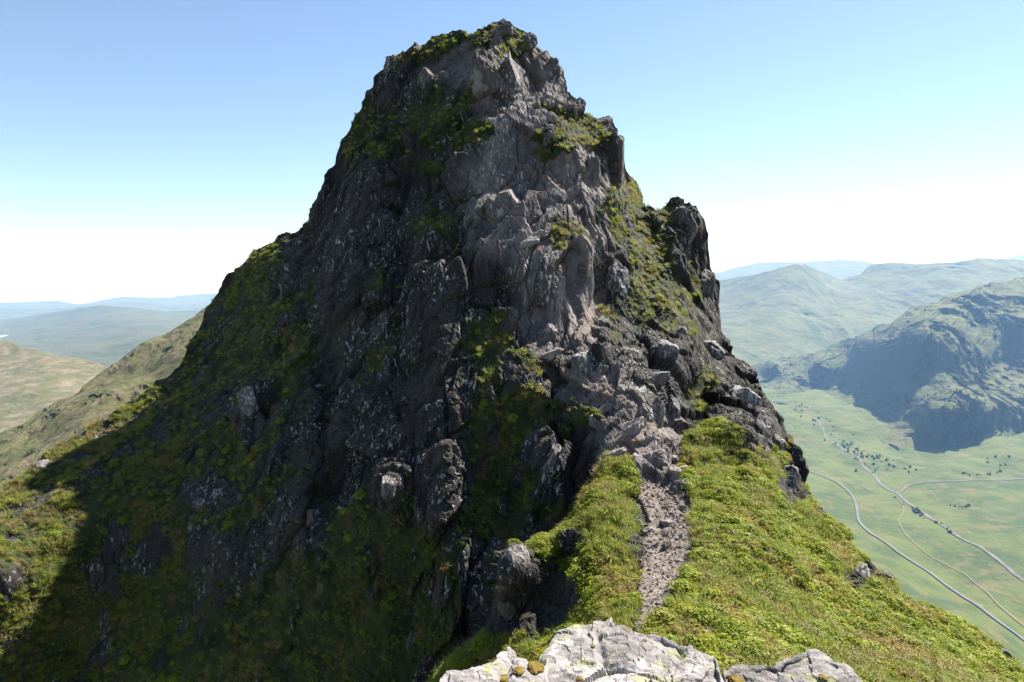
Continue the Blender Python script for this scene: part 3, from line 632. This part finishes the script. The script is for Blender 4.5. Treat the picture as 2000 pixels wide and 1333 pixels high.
A_ = np.linalg.norm(np.cross(np.gradient(P, axis=0), np.gradient(P, axis=1)), axis=-1).ravel()      # area per vertex
A_[: NB * NC] = 0
gv = (grass * 1.0).ravel(); nearv = NEARe.ravel(); pnx = PXe.ravel(); pny = PYe.ravel()
shr = sstep(-0.16, 0.04, fbm(NV * 0.9, 4, 71)).ravel()         # where bilberry takes over from grass
dryv = sstep(-0.06, 0.12, fbm(NV * 0.7 + 9, 4, 81)).ravel()
def pick(dens, seed):
    r = np.random.default_rng(seed).uniform(size=len(A_)); lam = np.clip(A_, 0, 0.02) * dens
    return np.nonzero((r < lam) & (pnx > -120) & (pnx < 2120))[0]
gk = sstep(0.42, 0.75, gv)
tuft_a, tuft_b = tuft('tuft', 46, 0.13, 0.20, M_BLADE), tuft('tuft', 36, 0.18, 0.16, M_BLADE, 0.9)
dry_a, dry_b = tuft('dry_tuft', 34, 0.15, 0.20, M_DRY, 0.9), tuft('dry_tuft', 28, 0.21, 0.16, M_DRY, 1.1)
tuft_c = tuft('tuft', 34, 0.24, 0.18, M_BLADE, 1.3)
shrub_a, shrub_b = shrub('leaves', 260, 0.13, M_LEAF), shrub('leaves', 200, 0.10, M_LEAF)
far_ok = 0.16 + 0.84 * nearv + 0.5 * (1 - nearv) * sstep(420, 330, pnx)
scatter('grass', 'green grass tufts covering the ridge', [tuft_a, tuft_b, tuft_a, tuft_b, tuft_a, tuft_c], pick(gk * far_ok * (105 * (1 - 0.85 * shr) + 5), 1), lambda m, r: r.uniform(0.5, 1.15, m), 0.02, 0.35)
scatter('dry_grass', 'straw coloured dry grass tufts among the green', [dry_a, dry_b], pick(gk * far_ok * 80 * dryv * (1 - 0.5 * shr), 2), lambda m, r: r.uniform(0.45, 1.0, m), 0.02, 0.45)
scatter('bilberry', 'leafy bright green bilberry ground cover on the ridge', [shrub_a, shrub_b], pick(gk * shr * (1 - 0.6 * dryv) * (165 * nearv + 5 * (1 - nearv)), 3), lambda m, r: 0.45 + 1.1 * r.uniform(0, 1, m) ** 2, 0.02, 0.4)

# ------------------------------------------------------------------ loose and standing rocks, each a thing of its own
import bmesh
def ico(sub):
    bm = bmesh.new(); bmesh.ops.create_icosphere(bm, subdivisions=sub, radius=1.0)
    v = np.array([q.co[:] for q in bm.verts]); f = np.array([[w.index for w in q.verts] for q in bm.faces]); bm.free(); return v, f
ICO = {k: ico(k) for k in (2, 3, 4, 5)}

def rock_shape(seed, sub=4, planes=11, box=0.5, rough=0.06):
    """an angular block: a ball cut flat by joint planes, then chipped"""
    v, f = ICO[sub]; v = v.copy(); r = np.random.default_rng(seed)
    cube = v / np.abs(v).max(1, keepdims=True); v = v * (1 - box) + cube * box
    for k in range(planes):
        n = r.normal(size=3); n /= np.linalg.norm(n); d = r.uniform(0.62, 0.95)
        over = v @ n - d; v -= np.clip(over, 0, None)[:, None] * n
    h, e, _ = facets(v * 2.1 + seed * 3.1, seed, 1.0); h2, e2, _ = facets(v * 5.0 + seed, seed + 1, 1.0)
    nn = v / (np.linalg.norm(v, axis=1, keepdims=True) + 1e-9)
    v = v + nn * (rough * (1.3 * h + 0.5 * h2 - 0.5 * sstep(.12, 0, e)) + 0.03 * fbm(v * 2.5 + seed, 3, seed))[:, None]
    return v, f

def place_rock(name, label, x, y, w, h, tilt=0, mat=None, seed=0, cat='rock', deep=0.9, sub=4, sink=0.25, group=None, slab=None, box=0.5, yaw=0.0):
    """rock of w x h photograph pixels standing at a pixel of the ridge; depth from the ground it sits on"""
    p, n = on_near(x, y); k = np.linalg.norm([p[0], p[1]]) / F
    sx, sz = w * k / 2, h * k / 2; sy = slab if slab else deep * min(max(sx, sz), 1.4 * min(sx, sz))
    v, f = rock_shape(seed + int(x) * 7 + int(y), sub, box=box); v = v / np.abs(v).max(0) * np.array([sx, sy, sz])
    a = math.radians(-tilt); ca, sa = math.cos(a), math.sin(a)
    v = np.stack([v[:, 0] * ca + v[:, 2] * sa, v[:, 1], -v[:, 0] * sa + v[:, 2] * ca], -1)
    th = -math.atan2(p[0], p[1]) + yaw; cz, sz_ = math.cos(th), math.sin(th)
    v = np.stack([v[:, 0] * cz - v[:, 1] * sz_, v[:, 0] * sz_ + v[:, 1] * cz, v[:, 2]], -1)
    c = p - n * sy * sink
    o = mesh_obj(name, v, f, mat or M_ROCK); o.location = c
    return tag(o, label, cat, group, 'thing')

M_WARM = mat_rock('brown_slab_rock', 2.2, 0.0)
M_LICH = mat_rock('lichen_spotted_rock', 1.15, 1.6, 1.3)
for i, (nm, x, y, w, h, tl, mt, lab) in enumerate([
  ('summit_block', 982, 58, 46, 32, 4, M_ROCK, 'small square block crowning the very top of the pinnacle'),
  ('rock_spike', 1032, 84, 34, 34, 20, M_ROCK, 'pointed block just right of the summit block'),
  ('rock_buttress', 1000, 142, 62, 116, 3, M_ROCK, 'massive square-edged block overhanging the ledge under the summit'),
  ('rock_buttress', 945, 138, 50, 104, 12, M_ROCK, 'tall leaning block beside the massive overhanging block under the summit'),
  ('rock_buttress', 1078, 150, 46, 78, -6, M_ROCK, 'dark upright block on the right edge of the summit tower'),
  ('rock_tooth', 770, 136, 34, 40, 15, M_ROCK, 'lone tooth of rock sticking up on the left shoulder of the summit'),
  ('rock_block', 830, 150, 46, 50, 25, M_ROCK, 'grey block under the grassy left shoulder of the summit'),
  ('rock_slab', 1168, 240, 52, 18, 8, M_PALE, 'flat slab jutting out on the right skyline below the summit tower'),
  ('rock_pillar', 1202, 320, 34, 104, -3, M_ROCK, 'tall fluted pillar on the right skyline above the grassy gully'),
  ('rock_pillar', 1165, 340, 36, 90, 0, M_ROCK, 'fluted rib left of the skyline pillar below the bright grass ledge'),
  ('rock_block', 990, 395, 84, 86, 20, M_PALE, 'big sunlit block perched halfway up the pinnacle'),
  ('rock_slab', 985, 346, 56, 18, 38, M_PALE, 'thin tilted slab leaning above the big perched block'),
  ('rock_chip', 934, 370, 16, 10, 20, M_PALE, 'upper pale chip left of the big perched block'),
  ('rock_chip', 922, 382, 16, 12, 30, M_PALE, 'middle pale chip left of the big perched block'),
  ('rock_chip', 903, 391, 20, 9, 25, M_PALE, 'lower pale chip left of the big perched block'),
  ('rock_slab', 1050, 462, 56, 20, 18, M_PALE, 'upper sunlit ledge slab below the perched block'),
  ('rock_slab', 1038, 486, 48, 20, 22, M_PALE, 'lower sunlit ledge slab below the perched block'),
  ('rock_wall', 1060, 548, 46, 110, -6, M_ROCK, 'smooth grey wall slab beneath the sunlit ledges'),
  ('rock_wall', 1098, 575, 40, 130, -8, M_WARM, 'tall brown wall slab right of the smooth grey slab'),
  ('rock_wall', 1138, 545, 36, 120, 4, M_WARM, 'ribbed brown slab bordering the earthy gully'),
  ('rock_pillar', 1216, 552, 46, 88, -4, M_LICH, 'rounded pillar standing in the grassy gully right of the brown slabs'),
  ('rock_pillar', 1345, 455, 60, 110, -2, M_ROCK, 'dark detached pillar with a grassy cap on the right skyline'),
  ('rock_pillar', 1384, 575, 40, 110, -4, M_ROCK, 'dark column under the detached pillar on the right skyline'),
  ('rock_block', 1068, 636, 50, 44, 15, M_LICH, 'jagged block at the foot of the smooth grey wall slab'),
  ('rock_slab', 1072, 692, 64, 20, 22, M_PALE, 'pale flat slab poking out left at the foot of the wall'),
  ('boulder', 1150, 688, 60, 70, 10, M_LICH, 'large lichen-spotted boulder above the shaded path'),
  ('boulder', 1182, 715, 32, 50, -12, M_LICH, 'narrow lichen-spotted boulder leaning on the large spotted one'),
  ('rock_block', 1235, 682, 54, 46, 5, M_LICH, 'upper left block of the jumbled outcrop right of the path'),
  ('rock_block', 1298, 690, 66, 56, -14, M_LICH, 'upper right block of the jumbled outcrop with mossy top'),
  ('rock_slab', 1285, 738, 70, 34, 28, M_LICH, 'pale tilted slab across the middle of the jumbled outcrop'),
  ('rock_block', 1245, 752, 44, 50, 6, M_LICH, 'dark block in the middle of the jumbled outcrop beside the path'),
  ('rock_pillar', 1314, 806, 28, 72, 4, M_LICH, 'right upright post of rock at the foot of the jumbled outcrop'),
  ('rock_pillar', 1286, 806, 28, 74, 10, M_LICH, 'left upright post of rock at the foot of the jumbled outcrop'),
  ('boulder', 1256, 812, 38, 46, 0, M_ROCK, 'dark boulder wedged beside the upright rock posts'),
  ('rock_block', 1325, 650, 40, 34, 0, M_ROCK, 'dark block under the grassy gully behind the jumbled outcrop'),
  ('rock_block', 1400, 690, 60, 80, -18, M_LICH, 'grey crag on the right edge below the detached pillar'),
  ('rock_block', 1450, 775, 66, 84, -22, M_LICH, 'broad speckled crag on the right edge above the green bushes'),
  ('rock_pillar', 1492, 830, 40, 80, -12, M_ROCK, 'dark leaning rib at the right edge beside the speckled crag'),
  ('rock_pillar', 1528, 870, 30, 66, -18, M_ROCK, 'thin outer rib at the right edge above the valley'),
  ('rock_block', 1553, 938, 42, 80, -8, M_LICH, 'lowest dark crag at the right edge under the green bushes'),
  ('rock_slab', 1182, 793, 42, 16, 28, M_PALE, 'small pale slab at the upper end of the stepped path'),
  ('rock_slab', 1205, 806, 30, 12, 40, M_PALE, 'narrow slab between the small and the large path slabs'),
  ('rock_slab', 1232, 854, 84, 34, 47, M_WARM, 'large smooth sloping slab along the left of the shaded path'),
  ('rock_block', 1160, 822, 26, 26, 20, M_LICH, 'small lichened block in the grass left of the path slabs'),
  ('rock_block', 1178, 870, 40, 32, 10, M_WARM, 'brown block left of the large sloping slab'),
  ('rock_step', 1278, 906, 56, 44, 20, M_WARM, 'broad broken rock step crossing the path'),
  ('rock_step', 1240, 908, 36, 44, 40, M_WARM, 'cracked rock step left of the broad broken step'),
  ('rock_step', 1205, 905, 50, 22, 30, M_WARM, 'low mossy-edged rock step at the left of the path'),
  ('rock_block', 1318, 936, 28, 26, -30, M_PALE, 'bright pinkish block lying on top of the path steps'),
  ('rock_block', 1314, 888, 26, 18, 5, M_PALE, 'grey block at the right end of the rock steps'),
  ('rock_block', 1334, 908, 24, 14, 10, M_PALE, 'small grey block in the grass right of the rock steps'),
  ('rock_outcrop', 1012, 1094, 56, 78, 10, M_LICH, 'lichen-covered rock tower on the left rim of the saddle'),
  ('rock_outcrop', 990, 1190, 44, 76, 14, M_ROCK, 'dark rock foot below the lichen-covered tower on the rim'),
  ('rock_chip', 1043, 1152, 18, 28, 30, M_LICH, 'pale sliver of rock right of the lichen-covered tower'),
  ('rock_outcrop', 1076, 905, 42, 92, -10, M_LICH, 'shaded lichened crag with a grass cap below the path slabs'),
  ('rock_outcrop', 765, 955, 36, 56, 0, M_LICH, 'white-spotted rock poking from the dark grass low on the left face'),
  ('rock_outcrop', 492, 800, 40, 84, 8, M_LICH, 'white-streaked rock fin on the shaded slope left of the main face'),
  ('rock_outcrop', 606, 1005, 32, 44, 0, M_LICH, 'pale-blotched rock at the bottom of the main shaded face'),
  ('rock_block', 425, 965, 26, 26, 0, M_LICH, 'right one of two white-blotched rocks in the shaded left slope'),
  ('rock_block', 392, 985, 24, 20, 0, M_LICH, 'left one of two white-blotched rocks in the shaded left slope'),
  ('boulder', 80, 908, 28, 22, 10, M_PALE, 'pale boulder in the sunlit grass on the left spur'),
  ('rock_outcrop', 1688, 1118, 34, 52, -14, M_LICH, 'white-streaked crag in the bushes on the right slope'),
  ('rock_outcrop', 1728, 1128, 34, 26, -20, M_ROCK, 'brown crag on the right skyline beyond the white-streaked one'),
  ('rock_outcrop', 1962, 1285, 30, 60, -35, M_LICH, 'broken crag at the lower right corner of the slope'),
  ('stone', 1350, 1072, 30, 15, -5, M_PALE, 'flat pale stone on the right edge of the footpath'),
  ('stone', 1322, 1088, 17, 13, 10, M_PALE, 'square pale stone just below the flat stone on the footpath'),
  ('rock_slab', 1268, 1058, 44, 14, 42, M_WARM, 'narrow slab sunk slantwise in the middle of the footpath'),
  ('stone', 1266, 1030, 34, 22, 8, M_WARM, 'brown rock bedded in the footpath above the slanting slab'),
  ('stone', 1302, 1022, 30, 22, -10, M_WARM, 'dark rusty rock with a grass tuft in the footpath'),
  ('stone', 1300, 1062, 18, 30, 10, M_ROCK, 'upright dark stone in the middle of the footpath'),
  ('stone', 1272, 990, 14, 9, 0, M_PALE, 'small pale stone at the top of the gravel footpath'),
  ('stone', 1331, 1010, 10, 12, 0, M_WARM, 'small brown stone at the right side of the upper footpath')]):
    place_rock(nm, lab, x, y, w, h, tl, mt, seed=i, cat='stone' if nm == 'stone' else 'boulder' if nm == 'boulder' else 'rock', sink=-0.15 if (1150 < x < 1345 and 780 < y < 950) else 0.45 if h > 40 else 0.2, sub=4 if max(w, h) > 24 else 3)

r3 = np.random.default_rng(12)
for k in range(70):                         # loose stones lying about on the gravel
    q = r3.uniform(0, 5.6); i0 = int(q); a, b_ = PATH[i0], PATH[i0 + 1]; u = q - i0
    x = a[0] + u * (b_[0] - a[0]) + r3.uniform(-.85, .85) * a[2]; y = a[1] + u * (b_[1] - a[1]); w = r3.uniform(4, 10)
    place_rock('loose_stone', 'small loose stone among the gravel of the footpath', x, y, w, w * r3.uniform(.5, .8), r3.uniform(-25, 25), M_PALE if k % 3 else M_WARM, seed=k, cat='stone', sub=2, sink=0.1, group='loose stones on the footpath')

# gravel: too fine to count
gi = pick(pm.ravel() * (NEARe.ravel() > 0.5) * 300, 9)
v2, f2 = ICO[2][0][:12], None
bmv, bmf = ico(1)
GVs, GFs = [], []
for k, ii in enumerate(gi[:9000]):
    sc = (0.007 + 0.03 * r3.uniform() ** 3) * r3.uniform(0.6, 1.2, 3); GVs.append(bmv * sc * (1 + 0.3 * r3.normal(size=(len(bmv), 1))) + NV[ii] + np.array([0, 0, 0.004])); GFs.append(bmf + k * len(bmv))
if GVs: tag(mesh_obj('gravel', np.concatenate(GVs), np.concatenate(GFs), plain('path_gravel', (0.09, 0.078, 0.068), (0.22, 0.19, 0.17), 30.0)), 'loose reddish grey gravel on the footpath', kind='stuff')

# ------------------------------------------------------------------ the pale boulders at the photographer's feet
def mat_boulder():
    t = NT('pale_lichen_boulder')
    c = t.mix(t.ramp(t.noise(5, 6, 0.65), 0.35, 0.65), (0.14, 0.128, 0.124), (0.29, 0.265, 0.255))
    c = t.mix(t.ramp(t.noise(3.1, 5, 0.6, None, 0.5), 0.53, 0.60, 0, 0.85), c, (0.42, 0.385, 0.37))
    c = t.mix(t.ramp(t.noise(6.5, 5, 0.7, None, 0.8), 0.56, 0.62, 0, 0.75), c, (0.27, 0.28, 0.14))
    c = t.mix(t.ramp(t.noise(17, 5, 0.75), 0.57, 0.68, 0, 0.9), c, (0.06, 0.056, 0.056))
    c = t.mix(t.ramp(t.noise(2.2, 3, 0.6, t.scaled((1.6, 1.0, 1.0))), 0.63, 0.66, 0, 0.9), c, (0.13, 0.09, 0.02))
    t.base(c)
    h = t.math('ADD', t.noise(11, 9, 0.7), t.math('MULTIPLY', t.noise(55, 4, 0.65), 0.3)); t.bump(h, 1.0, 0.03)
    return t.m
M_BOULDER = mat_boulder()
def mat_moss():
    t = NT('orange_moss'); t.base(t.mix(t.ramp(t.noise(30, 5, 0.7), 0.35, 0.65), (0.10, 0.06, 0.012), (0.24, 0.17, 0.03)))
    t.bump(t.noise(160, 4, 0.7), 1.0, 0.012); return t.m
M_MOSS = mat_moss()
def fore_boulder(label, sky, hgt, seed, moss=(), ylo=1640):
    sk = np.array(sky, float); nc, nr, nb = 230, 170, 40
    xx = np.linspace(sk[0, 0], sk[-1, 0], nc); yt = np.interp(xx, sk[:, 0], sk[:, 1]); t = np.linspace(0, 1, nr)[:, None]
    X = np.broadcast_to(xx[None], (nr, nc)); Y = yt[None] * (1 - t) + ylo * t
    mid = (sk[0, 0] + sk[-1, 0]) / 2
    p = unproject(X, Y, hgt * F / (Y - HZ) * (1 + 0.10 * ((X - mid) / (sk[-1, 0] - sk[0, 0])) ** 2))
    kb = np.linspace(1, 0, nb, endpoint=False)[:, None]
    bk = p[:1] + np.stack([0 * kb, 0.9 * kb ** 2.0, -2.9 * kb ** 1.4], -1)
    G = np.concatenate([bk, p], 0)
    n = grid_normals(blur(G, 6)); n = -n if n[nb + 60, nc // 2, 2] < 0 else n
    a, e, _ = facets(G * 2.6 @ np.array([[1, .3, 0], [-.4, 1, .2], [0, .1, 1]]) + seed, seed, 0.8); b2, e2, _ = facets(G * 7.5 + seed, seed + 2, 0.9); c3, e3, _ = facets(G * 19 + seed, seed + 3, 0.9)
    d = 0.018 * a + 0.010 * b2 + 0.005 * c3 - 0.014 * sstep(.16, 0, e) + 0.09 * fbm(G * 2.2, 5, seed, 0.55)
    G = G + n * d[..., None]
    o = tag(mesh_obj('boulder', G.reshape(-1, 3), gridfaces(nb + nr, nc), M_BOULDER), label, 'boulder', None, 'thing')
    V = G[nb:].reshape(-1, 3); N_ = n[nb:].reshape(-1, 3); ux, uy = project(V)
    for k, (mx, my, mw) in enumerate(moss):
        i = int(np.argmin((ux - mx) ** 2 + (uy - my) ** 2)); r = mw * V[i, 1] / F / 2
        v, f = ICO[4]; v = v * np.array([r, r * 1.3, r * 0.32]) * (1 + 0.35 * fbm(v * 2 + k + seed, 4, 5, 0.6)[:, None] + 0.10 * fbm(v * 14 + k, 2, 6)[:, None]) + V[i] + N_[i] * r * 0.02
        mesh_obj('moss', v, f, M_MOSS, o, smooth=True)
    return o
fore_boulder('large pale lichened boulder at the bottom edge in front of the footpath', [(1050, 1600), (1062, 1330), (1070, 1290), (1088, 1252), (1122, 1220), (1160, 1216), (1192, 1206), (1215, 1218), (1262, 1232), (1292, 1228), (1342, 1252), (1382, 1272), (1405, 1278), (1418, 1310), (1440, 1600)], 1.55, 21, [(1158, 1262, 9), (1260, 1252, 8), (1246, 1290, 8), (1134, 1325, 14)])
fore_boulder('low pale boulder with orange moss at the bottom left of the large boulder', [(815, 1600), (850, 1336), (872, 1312), (958, 1292), (975, 1276), (992, 1268), (1010, 1282), (1032, 1297), (1062, 1305), (1090, 1600)], 1.45, 22, [(1046, 1306, 34), (1014, 1310, 22), (982, 1326, 26)])
fore_boulder('pale wedge-shaped boulder at the bottom right of the large boulder', [(1385, 1600), (1402, 1308), (1440, 1294), (1488, 1288), (1540, 1268), (1592, 1264), (1632, 1288), (1672, 1322), (1705, 1350), (1740, 1600)], 1.6, 23, [(1608, 1322, 16), (1440, 1330, 30)])

# ------------------------------------------------------------------ the air
hz = bpy.data.materials.new('haze_air'); hz.use_nodes = True; hn = hz.node_tree.nodes; hn.clear()
pv = hn.new('ShaderNodeVolumePrincipled'); ho = hn.new('ShaderNodeOutputMaterial'); hz.node_tree.links.new(pv.outputs[0], ho.inputs['Volume'])
pv.inputs['Color'].default_value = (0.30, 0.56, 1.0, 1); pv.inputs['Absorption Color'].default_value = (1, 1, 1, 1); pv.inputs['Density'].default_value = 4.0e-5; pv.inputs['Anisotropy'].default_value = 0.15
b = 23600.0; z0, z1 = -845.0, 860.0
hv = [(x, y, z) for z in (z0, z1) for x, y in ((-b, -b), (b, -b), (b, b), (-b, b))]
ha = mesh_obj('haze', hv, [(3, 2, 1, 0), (4, 5, 6, 7), (0, 1, 5, 4), (1, 2, 6, 5), (2, 3, 7, 6), (3, 0, 4, 7)], hz)
tag(ha, 'pale blue summer haze filling the air', kind='stuff')
